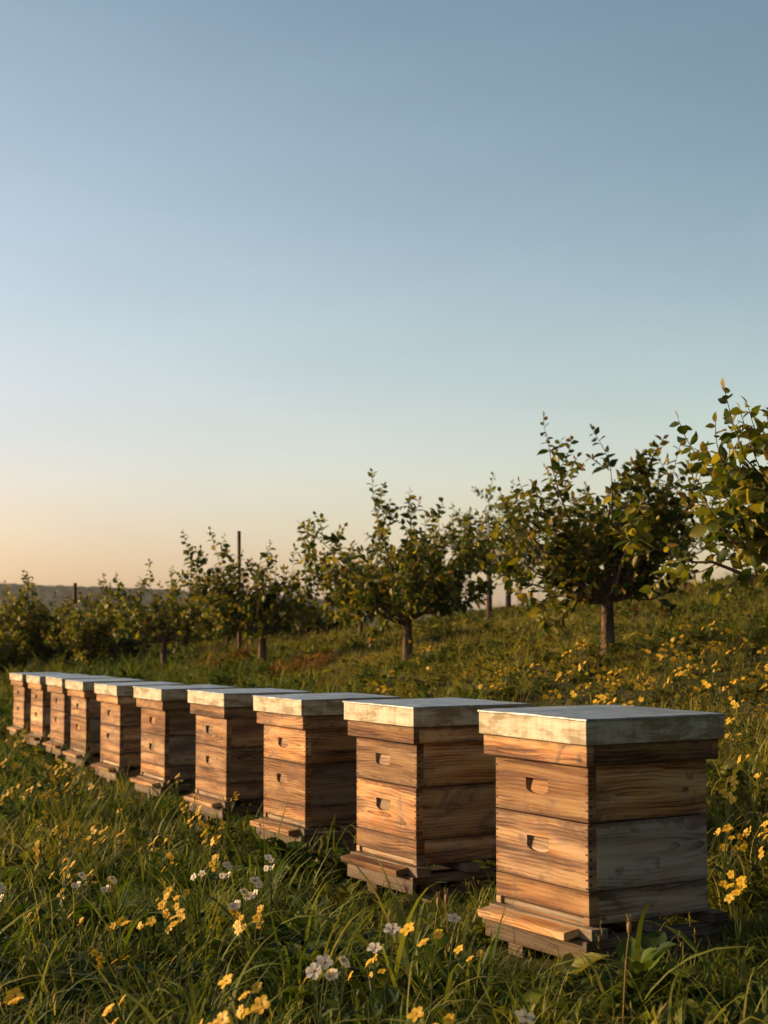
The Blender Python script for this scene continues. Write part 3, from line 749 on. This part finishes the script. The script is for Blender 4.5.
# ------------------------------------------------------------------ meadow: grass tufts
def blade(V, Fq, Ft, C, base, ang, lean, L, w, tone, dry, segs=5, curl=1.0, rng=None):
    n0 = len(V); d = np.array([math.cos(ang), math.sin(ang), 0]); s = np.array([-math.sin(ang), math.cos(ang), 0])
    p = np.array(base, float); el = math.pi / 2 - lean; tw = rng.uniform(-.5, .5)
    for k in range(segs + 1):
        f = k / segs; wd = w * (1 - f ** 1.8) * (.55 + .9 * min(f * 3, 1) * .5)
        if k == segs: V.append(p.copy())
        else:
            ss_ = s * math.cos(tw * f) + np.array([0, 0, 1]) * math.sin(tw * f)
            V.append(p - ss_ * wd / 2); V.append(p + ss_ * wd / 2)
        tt = np.clip(tone + .12 * f, 0, 1)
        for _ in range(1 if k == segs else 2): C.append((tt, np.clip(dry + .25 * f * f, 0, 1), 0, 1))
        p = p + (d * math.cos(el) + np.array([0, 0, math.sin(el)])) * L / segs; el -= curl * .42 * (.4 + f)
    for k in range(segs - 1):
        a = n0 + 2 * k; Fq.append((a, a + 1, a + 3, a + 2))
    a = n0 + 2 * (segs - 1); Ft.append((a, a + 1, a + 2))
tufts = bpy.data.collections.new('tuft_kinds')
def new_tuft(nm, V, Fq, Ft, C):
    fs = [];
    if Fq: fs.append(np.array(Fq))
    if Ft: fs.append(np.array(Ft))
    o = bpy.data.objects.new(nm, np_mesh(nm, np.array(V), fs, [M['grass']], cols=np.array(C))); tufts.objects.link(o)
def tuft_grass(nm, seed, n, rad, L0, L1, w, curl):
    rng = np.random.default_rng(seed); V, Fq, Ft, C = [], [], [], []
    for k in range(n):
        a = rng.uniform(0, 6.28); r = rad * rng.random() ** .7
        b = (r * math.cos(a), r * math.sin(a), -.02); dr = rng.random() < .14
        blade(V, Fq, Ft, C, b, a + rng.normal(0, .9), abs(rng.normal(.12, .2)) + r / rad * .15, rng.uniform(L0, L1), w * rng.uniform(.6, 1.3), rng.beta(1.1, 1.7), .95 if dr else rng.uniform(.1, .5), 5, curl * rng.uniform(.3, 1.6), rng)
    new_tuft(nm, V, Fq, Ft, C)
def tuft_weed(nm, seed, n, rad, L, wd, up):
    rng = np.random.default_rng(seed); V, Fq, Ft, C = [], [], [], []
    for k in range(n):
        a = rng.uniform(0, 6.28); z = rng.uniform(0, up); r = rng.uniform(0, rad); 
        P = np.array([r * math.cos(a), r * math.sin(a), z]); d = np.array([math.cos(a + rng.normal(0, .5)), math.sin(a + rng.normal(0, .5)), rng.uniform(.1, 1.1)]); d /= np.linalg.norm(d)
        X = np.cross(d, [0, 0, 1]); X /= np.linalg.norm(X); Z = np.cross(X, d); s = L * rng.uniform(.6, 1.2); n0 = len(V)
        for q in LT: V.append(P + s * (q[0] * wd * X + q[1] * d + q[2] * 1.5 * Z))
        t = rng.beta(2, 2.4)
        C += [(t, rng.uniform(.1, .45), 0, 1)] * len(LT)
        Fq += [tuple(f + n0) for f in LQ]; Ft += [tuple(f + n0) for f in LTRI]
        if z > .03: blade(V, Fq, Ft, C, (P[0] * .5, P[1] * .5, 0), a, .1, z * 1.1, .006, t, .3, 3, .2, rng)
    new_tuft(nm, V, Fq, Ft, C)
def tuft_arch(nm, seed, n):
    rng = np.random.default_rng(seed); V, Fq, Ft, C = [], [], [], []
    for k in range(n):
        a = rng.uniform(0, 6.28); dr = rng.random() < .35
        blade(V, Fq, Ft, C, (rng.uniform(-.03, .03), rng.uniform(-.03, .03), -.02), a, rng.uniform(.15, .45), rng.uniform(.34, .60), rng.uniform(.012, .026) * (.5 if dr else 1), rng.uniform(.35, 1), .95 if dr else .2, 9, rng.uniform(.45, 1.0), rng)
    new_tuft(nm, V, Fq, Ft, C)
def tuft_stalk(nm, seed, n):
    rng = np.random.default_rng(seed); V, Fq, Ft, C = [], [], [], []
    for k in range(n):
        a = rng.uniform(0, 6.28); b = (rng.uniform(-.08, .08), rng.uniform(-.08, .08), 0)
        blade(V, Fq, Ft, C, b, a, rng.uniform(0, .25), rng.uniform(.28, .48), .0045, rng.uniform(.6, 1), .95, 6, rng.uniform(.2, 1.3), rng)
        tip = V[-1]
        for q in range(7):
            blade(V, Fq, Ft, C, tip - np.array([0, 0, .01 * q]), rng.uniform(0, 6.28), .5, .028, .006, .9, .9, 2, .2, rng)
    new_tuft(nm, V, Fq, Ft, C)
for k in range(7): tuft_grass('a%02d' % k, 50 + k, 24, .11, .11, .33, .0110, 1.1)       # 0-6 ordinary
for k in range(3): tuft_grass('b%02d' % k, 70 + k, 13, .08, .26, .46, .015, .9)         # 7-9 tall
for k in range(3): tuft_grass('c%02d' % k, 80 + k, 60, .16, .06, .17, .0085, .9)        # 10-12 short
for k in range(2): tuft_weed('d%02d' % k, 90 + k, 22, .10, .085, 1.2, .16)              # 13-14 weeds
for k in range(2): tuft_weed('e%02d' % k, 95 + k, 9, .04, .20, .8, .03)                 # 15-16 rosettes
for k in range(2): tuft_stalk('f%02d' % k, 99 + k, 5)                                   # 17-18 stalks
for k in range(3): tuft_arch('g%02d' % k, 120 + k, 6)                                 # 19-21 arching blades
def n2(x, y, s, seed=0.0):
    return np.array([mnoise.noise(Vector((a * s, b * s, seed))) for a, b in zip(x, y)])
def scatter():
    rng = np.random.default_rng(77); XS, YS = [], []
    for y0, y1, dens in ((3.6, 8.5, 120), (8.5, 13, 85), (13, 20, 60), (20, 30, 44), (30, 42, 26), (42, 60, 5)):
        hwid = y1 * .245 + 1.6; A = (y1 - y0) * 2 * hwid; n = int(A * dens)
        y = rng.uniform(y0, y1, n); x = rng.uniform(-hwid - .9, hwid, n)
        k = np.abs(x) < y * .245 + 1.8; XS.append(x[k]); YS.append(y[k])
    x = np.concatenate(XS); y = np.concatenate(YS)
    keep = np.ones(len(x), bool); front = np.zeros(len(x), bool)
    for cx, cy, a in HC:
        dx, dy = x - cx, y - cy; th = a - math.pi / 2; lx = dx * math.cos(th) + dy * math.sin(th); ly = -dx * math.sin(th) + dy * math.cos(th)
        keep &= ~((np.abs(lx) < .44) & (ly > -.46) & (ly < .44)); front |= (lx > -.6) & (lx < 1.0) & (ly > -.95) & (ly < .7)
    for tx in TREES: pass
    x, y, front = x[keep], y[keep], front[keep]; n = len(x)
    a = n2(x, y, .9); b = n2(x, y, .33, 5.0); c = n2(x, y, 2.3, 9.0)
    hill = np.clip((gz(x, y, False) - CZ + 1.15) / .35, 0, 1)          # 0 low meadow, 1 orchard slope
    kind = np.zeros(n, int); u = rng.random(n)
    near = y < 14
    kind = rng.integers(0, 7, n)
    sh = (u < .30 + .45 * hill); kind[sh] = rng.integers(10, 13, sh.sum())
    w = (rng.random(n) < .13 + .22 * (a > .15)); kind[w] = rng.integers(13, 15, w.sum())
    w = (rng.random(n) < .09); kind[w] = rng.integers(15, 17, w.sum())
    w = (rng.random(n) < (.10 * (1 - hill) + .03 * hill) * (1 + (c > .1))); kind[w] = rng.integers(7, 10, w.sum())
    w = (rng.random(n) < .035 + .02 * hill); kind[w] = rng.integers(17, 19, w.sum())
    w = (rng.random(n) < np.where(y < 9.5, .17, .03)); kind[w] = rng.integers(19, 22, w.sum())
    kind[front & (kind >= 19)] = 3
    kind[front & (kind >= 7) & (kind < 10) & (rng.random(n) < .6)] = 11
    scl = rng.uniform(.6, 1.2, n) * (1 + .55 * a + .35 * c) * (1 - .36 * hill)
    scl *= np.interp(y, [8, 20, 40], [1.0, 1.12, 1.45])
    scl[front] *= .60
    dry = np.clip(.16 + .46 * hill + .65 * b + .25 * c + rng.normal(0, .12, n), 0, 1)
    red = (n2(x, y, .42, 21.0) + .45 * c > .47) & (hill > .3); dry[red] = 1.7
    z = gz(x, y)
    rx = rng.normal(0, .12, n); ry = rng.normal(0, .12, n); rz = rng.uniform(0, 6.28, n)
    me = bpy.data.meshes.new('meadow_grass'); me.vertices.add(n); me.vertices.foreach_set('co', np.c_[x, y, z - .01].astype(np.float32).ravel())
    me.attributes.new('rot', 'FLOAT_VECTOR', 'POINT').data.foreach_set('vector', np.c_[rx, ry, rz].astype(np.float32).ravel())
    me.attributes.new('scl', 'FLOAT', 'POINT').data.foreach_set('value', scl.astype(np.float32))
    me.attributes.new('dry', 'FLOAT', 'POINT').data.foreach_set('value', dry.astype(np.float32))
    me.attributes.new('kid', 'INT', 'POINT').data.foreach_set('value', kind.astype(np.int32))
    print('TUFTS', n)
    o = link(bpy.data.objects.new('meadow_grass', me)); tag(o, 'long green and straw coloured meadow grass with low weeds', 'grass', kind='stuff')
    ng = bpy.data.node_groups.new('scatter', 'GeometryNodeTree')
    ng.interface.new_socket('Geometry', in_out='INPUT', socket_type='NodeSocketGeometry'); ng.interface.new_socket('Geometry', in_out='OUTPUT', socket_type='NodeSocketGeometry')
    N = ng.nodes; gi = N.new('NodeGroupInput'); go = N.new('NodeGroupOutput'); ci = N.new('GeometryNodeCollectionInfo')
    ci.inputs['Collection'].default_value = tufts; ci.inputs['Separate Children'].default_value = True; ci.inputs['Reset Children'].default_value = True
    ip = N.new('GeometryNodeInstanceOnPoints'); ip.inputs['Pick Instance'].default_value = True
    def na(nm, t):
        q = N.new('GeometryNodeInputNamedAttribute'); q.data_type = t; q.inputs['Name'].default_value = nm
        return [s for s in q.outputs if s.enabled and s.name == 'Attribute'][0]
    L = ng.links; L.new(gi.outputs[0], ip.inputs['Points']); L.new(ci.outputs[0], ip.inputs['Instance']); L.new(na('kid', 'INT'), ip.inputs['Instance Index'])
    L.new(na('rot', 'FLOAT_VECTOR'), ip.inputs['Rotation']); L.new(na('scl', 'FLOAT'), ip.inputs['Scale']); L.new(ip.outputs[0], go.inputs[0])
    md = o.modifiers.new('scatter', 'NODES'); md.node_group = ng
scatter()

# ------------------------------------------------------------------ wildflowers
def petal_mesh(name, n, rad, mat, seed, double=False):
    """one open blossom facing up: petals and a raised eye"""
    rng = np.random.default_rng(seed); V, Q, T_, mi = [], [], [], []
    for ring in range(2 if double else 1):
        for k in range(n):
            a = (k + .5 * ring) / n * 6.283 + rng.normal(0, .08); L = rad * rng.uniform(.85, 1.1) * (1 - .3 * ring); w = L * rng.uniform(.30, .40); up = rng.uniform(.15, .5) + .35 * ring
            d = np.array([math.cos(a), math.sin(a), 0]); s = np.array([-math.sin(a), math.cos(a), 0]); n0 = len(V)
            for f, ww, zz in ((.06, .25, 0), (.5, 1, .30), (.85, .85, .34)):
                for sg in (-1, 0, 1): V.append(d * L * f + s * w * ww * sg + np.array([0, 0, up * L * zz + (abs(sg)) * L * .06]))
            V.append(d * L + np.array([0, 0, up * L * .25]))
            for r in range(2):
                for c in range(2): q = n0 + r * 3 + c; Q.append((q, q + 1, q + 4, q + 3))
            T_ += [(n0 + 6, n0 + 7, n0 + 9), (n0 + 7, n0 + 8, n0 + 9)]
    nq = len(Q); nt_ = len(T_); e0 = len(V); er = rad * .2
    for lv, (rr, zz) in enumerate(((1, .02), (.8, .10), (.3, .16))):
        for k in range(8): V.append(np.array([er * rr * math.cos(k * .785), er * rr * math.sin(k * .785), rad * zz]))
    QE = []
    for lv in range(2):
        for k in range(8): a = e0 + lv * 8 + k; b = e0 + lv * 8 + (k + 1) % 8; QE.append((a, b, b + 8, a + 8))
    for k in (0, 2, 4): QE.append((e0 + 16 + k, e0 + 16 + k + 1, e0 + 16 + k + 2, e0 + 16 + (k + 3) % 8))
    faces = [np.array(Q), np.array(QE), np.array(T_)]
    mi = [0] * nq + [1] * len(QE) + [0] * nt_
    return np_mesh(name, np.array(V), faces, [mat, M['eye']], mi=mi)
Y_B = [petal_mesh('yellow_blossom', 5, .024, M['yellow'], 1), petal_mesh('yellow_blossom', 6, .022, M['yellow'], 2, True), petal_mesh('yellow_blossom', 5, .019, M['yellow'], 3)]
W_B = [petal_mesh('white_blossom', 6, .034, M['white'], 4), petal_mesh('white_blossom', 5, .030, M['white'], 5), petal_mesh('white_blossom', 7, .022, M['white'], 6, True)]
def plant_parts(seed, nh, H, spread):
    """stems that fork from one foot; returns tubes, heads (pos, dir)"""
    rng = np.random.default_rng(seed); T_ = Tubes(); heads = []; P, D, N, S, C = [], [], [], [], []
    main = np.array([0, 0, H * .62]) + np.append(rng.normal(0, .012, 2), 0)
    pth = bez(np.array([0, 0, -.03]), np.array([0, 0, H * .2]), main * [1, 1, .7], main, 7); T_.add(pth, np.linspace(.0036, .0026, 7), 5)
    for k in range(nh):
        a = rng.uniform(0, 6.28) if nh > 1 else 0; r = spread * (rng.uniform(.35, 1) if nh > 1 else .15); tip = np.array([r * math.cos(a), r * math.sin(a), H * rng.uniform(.84, 1.06) if nh > 1 else H])
        i = rng.integers(2, 7); st = pth[i]; pp = bez(st, st + (tip - st) * [.2, .2, .5], tip - [r * math.cos(a) * .3, r * math.sin(a) * .3, (tip[2] - st[2]) * .35], tip, 6); T_.add(pp, np.linspace(.0026, .0016, 6), 4)
        d = (pp[-1] - pp[-2]); d = d / np.linalg.norm(d) + np.array([-.45, -.9, .1]) + rng.normal(0, .35, 3); heads.append((tip, d / np.linalg.norm(d)))
    for k in range(9):
        i = rng.integers(0, 5); P.append(pth[i]); a = rng.uniform(0, 6.28); D.append((math.cos(a), math.sin(a), rng.uniform(.2, .9))); N.append((0, 0, 1.0)); S.append(rng.uniform(.04, .08)); C.append((.5, .0))
    return T_, heads, (P, D, N, S, C)
def make_plant(name, seed, nh, H, spread, blooms, whole=False):
    T_, heads, lv = plant_parts(seed, nh, H, spread); rng = random.Random(seed)
    sm = T_.mesh('stem', M['stem']); lm = leaves_mesh('leaves', *lv, M['weed'])
    if whole:                                       # small in the photo: a thing of one mesh
        bm = bmesh.new(); mats = [M['stem'], M['weed'], blooms[0].materials[0], M['eye']]
        def put(me, mat, mm):
            n0 = len(bm.faces); me2 = me.copy(); me2.transform(mat); bm.from_mesh(me2); bm.faces.ensure_lookup_table()
            for f in bm.faces[n0:]: f.material_index = mm[min(f.material_index, len(mm) - 1)]; f.smooth = True
            bpy.data.meshes.remove(me2)
        put(sm, Matrix(), [0]); put(lm, Matrix(), [1])
        for p, d in heads:
            m = Matrix.Translation(p) @ Vector(d).to_track_quat('Z', 'Y').to_matrix().to_4x4() @ Matrix.Scale(rng.uniform(.6, 1.15), 4); put(rng.choice(blooms), m, [2, 3])
        me = bpy.data.meshes.new(name); bm.to_mesh(me); bm.free()
        for m in mats: me.materials.append(m)
        return link(bpy.data.objects.new(name, me))
    root = empty(name, (0, 0, 0)); link(bpy.data.objects.new('stem', sm), root); link(bpy.data.objects.new('leaves', lm), root)
    for p, d in heads:
        b = link(bpy.data.objects.new('blossom', rng.choice(blooms)), root); b.location = p; b.rotation_mode = 'QUATERNION'; b.rotation_quaternion = Vector(d).to_track_quat('Z', 'Y'); s = rng.uniform(.8, 1.15); b.scale = (s, s, s)
    return root
def place(o, px, py, h, s=1.0, rz=0.0):
    x, y, z = on_ground(px, py, h * s); o.location = (x, y, z); o.scale = (s, s, s); o.rotation_euler = (0, 0, rz); return o
rf = random.Random(9)
YH, WH = .40, .38
near_y = [make_plant('yellow_wildflower', 200 + k, n, YH, .06, Y_B) for k, n in enumerate((5, 3, 7))]
near_w = [make_plant('white_wildflower', 210 + k, n, WH, .05, W_B[:2] if k < 2 else W_B[2:]) for k, n in enumerate((1, 2, 5))]
used = set()
def use(protos, k):
    if (id(protos), k) in used: return copy_tree(protos[k])
    used.add((id(protos), k)); return protos[k]
FY = [(243, 985, 1, 1.05, 'yellow wildflower, upper bloom of the bright trio at the bottom edge left of centre'),
      (250, 1000, 0, 1.05, 'yellow wildflower cluster, right one of the bright trio at the bottom edge'),
      (212, 1014, 0, 1.0, 'yellow wildflower cluster lowest of the bright trio at the bottom edge'),
      (178, 890, 1, .9, 'yellow wildflower standing above the orange cluster left of centre'),
      (178, 914, 2, .9, 'dense orange yellow wildflower cluster in the left foreground'),
      (145, 920, 0, .85, 'yellow wildflower group just left of the dense orange cluster'),
      (116, 920, 0, .85, 'yellow wildflower pair in the left foreground above broad grass blade'),
      (77, 916, 1, .8, 'lone small yellow wildflower at left above a broad grass blade'),
      (424, 931, 1, 1.1, 'yellow wildflower with open petals right of the white pair, before the second beehive'),
      (434, 1016, 1, 1.0, 'yellow wildflower at the bottom edge below the nearest beehive'),
      (736, 884, 2, .95, 'yellow wildflower head at right in the shade of the nearest beehive'),
      (722, 828, 0, .9, 'yellow wildflower close against the right side of the nearest beehive'),
      (4, 994, 0, 1.0, 'yellow wildflower cut by the left edge near the bottom'),
      (470, 950, 1, .8, 'withered yellow wildflower before the stand of the nearest beehive'),
      (95, 838, 1, .8, 'yellow wildflower in the left meadow near pale stems'),
      (162, 838, 1, .8, 'yellow wildflower below the fifth beehive in the left meadow')]
for px, py, k, s, lb in FY:
    tag(place(use(near_y, k), px, py, YH, s, rf.uniform(-.6, .5)), lb, 'flower', 'yellow wildflowers in the foreground')
FW = [(390, 930, 0, 1.1, 'white wildflower with wide open petals, largest of the white ones'),
      (373, 948, 0, 1.0, 'white wildflower seen from the side, lower left of the largest white one'),
      (452, 920, 0, 1.0, 'white wildflower close before the nearest beehive, right of the yellow one'),
      (522, 1021, 0, 1.1, 'white wildflower cut by the bottom edge under the nearest beehive'),
      (322, 957, 1, .9, 'white wildflower with drooping petals left of centre near the bottom'),
      (341, 965, 2, .8, 'faded small white wildflower beside the drooping one'),
      (258, 885, 2, 1.0, 'tall white wildflower stack of blooms below the third beehive'),
      (243, 898, 2, .9, 'white wildflower just lower left of the tall white stack'),
      (273, 862, 2, .9, 'white wildflower directly under the third beehive landing board'),
      (230, 868, 2, .9, 'pale white wildflower above the tall white stack'),
      (82, 878, 2, .8, 'white wildflower in the left meadow, left one of two'),
      (112, 882, 2, .8, 'white wildflower in the left meadow, right one of two'),
      (3, 890, 2, 1.0, 'white wildflower at the left edge'),
      (92, 786, 2, .7, 'tiny white wildflower in the grass beside the fifth beehive'),
      (199, 870, 1, .7, 'small round white wildflower between the two white groups')]
for px, py, k, s, lb in FW:
    tag(place(use(near_w, k), px, py, WH, s, rf.uniform(-.6, .5)), lb, 'flower', 'white wildflowers in the foreground')
far_y = [make_plant('yellow_wildflower', 300 + k, n, .34, .10, Y_B, True) for k, n in enumerate((3, 5, 7, 10))]
ZONES = [('orchard slope at the right', 'yellow wildflower cluster on the orchard slope right of the thick trunked tree', (560, 800, 616, 712), 84),
         ('orchard slope in the middle', 'yellow wildflower cluster on the slope behind the lids of the near beehives', (350, 640, 640, 695), 32),
         ('left meadow edge', 'yellow wildflower in the low meadow at far left beside the small beehives', (-20, 84, 716, 800), 66),
         ('left meadow', 'yellow wildflower scattered in the meadow left of the beehive row', (40, 230, 760, 900), 40),
         ('right of the nearest hive', 'yellow wildflower in the tall grass right of the nearest beehive', (724, 800, 700, 850), 16),
         ('lower foreground', 'small yellow wildflower deep in the shaded foreground grass', (20, 480, 900, 1020), 10)]
cl = [rf.random() for _ in range(30)]
def row_clear(x, y):
    for cx, cy, a in HC:
        if math.hypot(x - cx, y - cy) < .62: return False
    return True
fu = set()
for nm, lb, (x0, x1, y0, y1), cnt in ZONES:
    cs = [(rf.uniform(x0, x1), rf.uniform(y0, y1)) for _ in range(max(4, cnt // 6))]; k = 0; tries = 0
    while k < cnt and tries < 4000:
        tries += 1
        if rf.random() < .3: c = rf.choice(cs); px, py = rf.gauss(c[0], 13), rf.gauss(c[1], 7)
        else: px, py = rf.uniform(x0, x1), rf.uniform(y0, y1)
        if not (x0 <= px <= x1 and y0 <= py <= y1): continue
        big = nm.startswith('orchard') or nm.startswith('right')
        j = rf.choice((1, 2, 3)) if big else rf.choice((0, 0, 1, 2)); s = rf.uniform(.65, 1.05) * (1.0 if big else .94)
        x, y, z = on_ground(px, py, .33 * s)
        if y > 45 or not row_clear(x, y): continue
        o = far_y[j] if j not in fu else copy_tree(far_y[j]); fu.add(j)
        o.location = (x, y, z); o.scale = (s, s, s * rf.uniform(.85, 1.1)); o.rotation_euler = (rf.uniform(-.15, .15), rf.uniform(-.15, .15), rf.uniform(-1.2, 1.2))
        size = ('sparse', 'small', 'full', 'dense')[j]
        if nm.startswith('orchard'):
            col_ = ('above the third beehive', 'above the second beehive', 'above the nearest lid\'s left half', 'under the thick tree trunk', 'above the nearest lid\'s right half', 'above the nearest lid\'s right corner', 'near the right edge', 'at the right edge')[sum(px > q for q in (400, 480, 560, 640, 685, 725, 762))]
            row_ = ('just behind the lids', 'low on the slope', 'below mid slope', 'halfway up the slope', 'level with the trunk foot', 'high on the slope')[sum(y > q for q in (9.5, 11, 12.5, 14.5, 17))]
            lab = '%s yellow flower cluster %s, %s' % (size, row_, col_); grp = 'yellow wildflowers on the orchard slope'
        elif nm.startswith('right'):
            lab = '%s yellow wildflower cluster right of the nearest beehive, level with its %s' % (size, 'lid' if py < 748 else ('upper box' if py < 790 else 'lower box')); grp = 'yellow wildflowers right of the nearest beehive'
        else:
            col_ = ('at the left edge', 'below the farthest beehives', 'below the seventh beehive', 'below the fifth beehive', 'below the third beehive', 'before the two nearest beehives')[sum(px > q for q in (25, 75, 120, 185, 280))]
            row_ = ('nearest grass', 'near meadow', 'middle meadow', 'far meadow')[sum(y > q for q in (7, 9.5, 13))]
            lab = '%s yellow wildflower in the %s, %s' % (size, row_, col_); grp = 'yellow wildflowers in the left meadow'
        tag(o, lab, 'flower', grp); k += 1
for j, o in enumerate(far_y):
    if j not in fu: bpy.data.objects.remove(o)

# single stalks that stand clear of the grass
def stalk(px, pyt, pyb, label, bend, head=False, cat='grass stalk', w=.006):
    xb, yb, zb = on_ground(px - bend * .4, pyb, 0.0, 4.2); xt, yt, zt = at_depth(px, pyt, yb)
    t = Tubes(); top = np.array([xt - xb, 0, zt - zb]); path = bez(np.zeros(3) - [0, 0, .03], np.array([0, 0, top[2] * .4]), top * [.5, 1, .85], top, 10)
    t.add(path, np.linspace(w * .5, w * .25, 10), 5)
    root = empty('grass_stalk', (xb, yb, zb)); link(bpy.data.objects.new('stem', t.mesh('stem', M['dry'])), root)
    if head:
        h = Tubes(); p = top + np.outer(np.linspace(0, 1, 7), [.004, 0, .055]); h.add(p, np.array([.001, .006, .008, .0085, .007, .004, .0008]), 7)
        for k in range(10):
            a = k * 2.4; q = top + np.array([0, 0, .008 + .004 * k]); d = np.array([math.cos(a) * .009, math.sin(a) * .009, .024]); h.add(np.stack([q, q + d * .5, q + d]), np.array([.002, .0022, .0003]), 4)
        link(bpy.data.objects.new('seed_head', h.mesh('seed_head', M['dry'])), root)
    tag(root, label, cat); return root
stalk(629, 935, 1075, 'single dry stalk with a closed seed head, upright before the stand of the nearest beehive', 16, True)
stalk(438, 908, 1000, 'thin dry stalk with small seed head between the second and nearest beehives', 18, True)
stalk(446, 905, 1005, 'thin upright dry stalk just right of its twin between the two near beehives', -8, True)
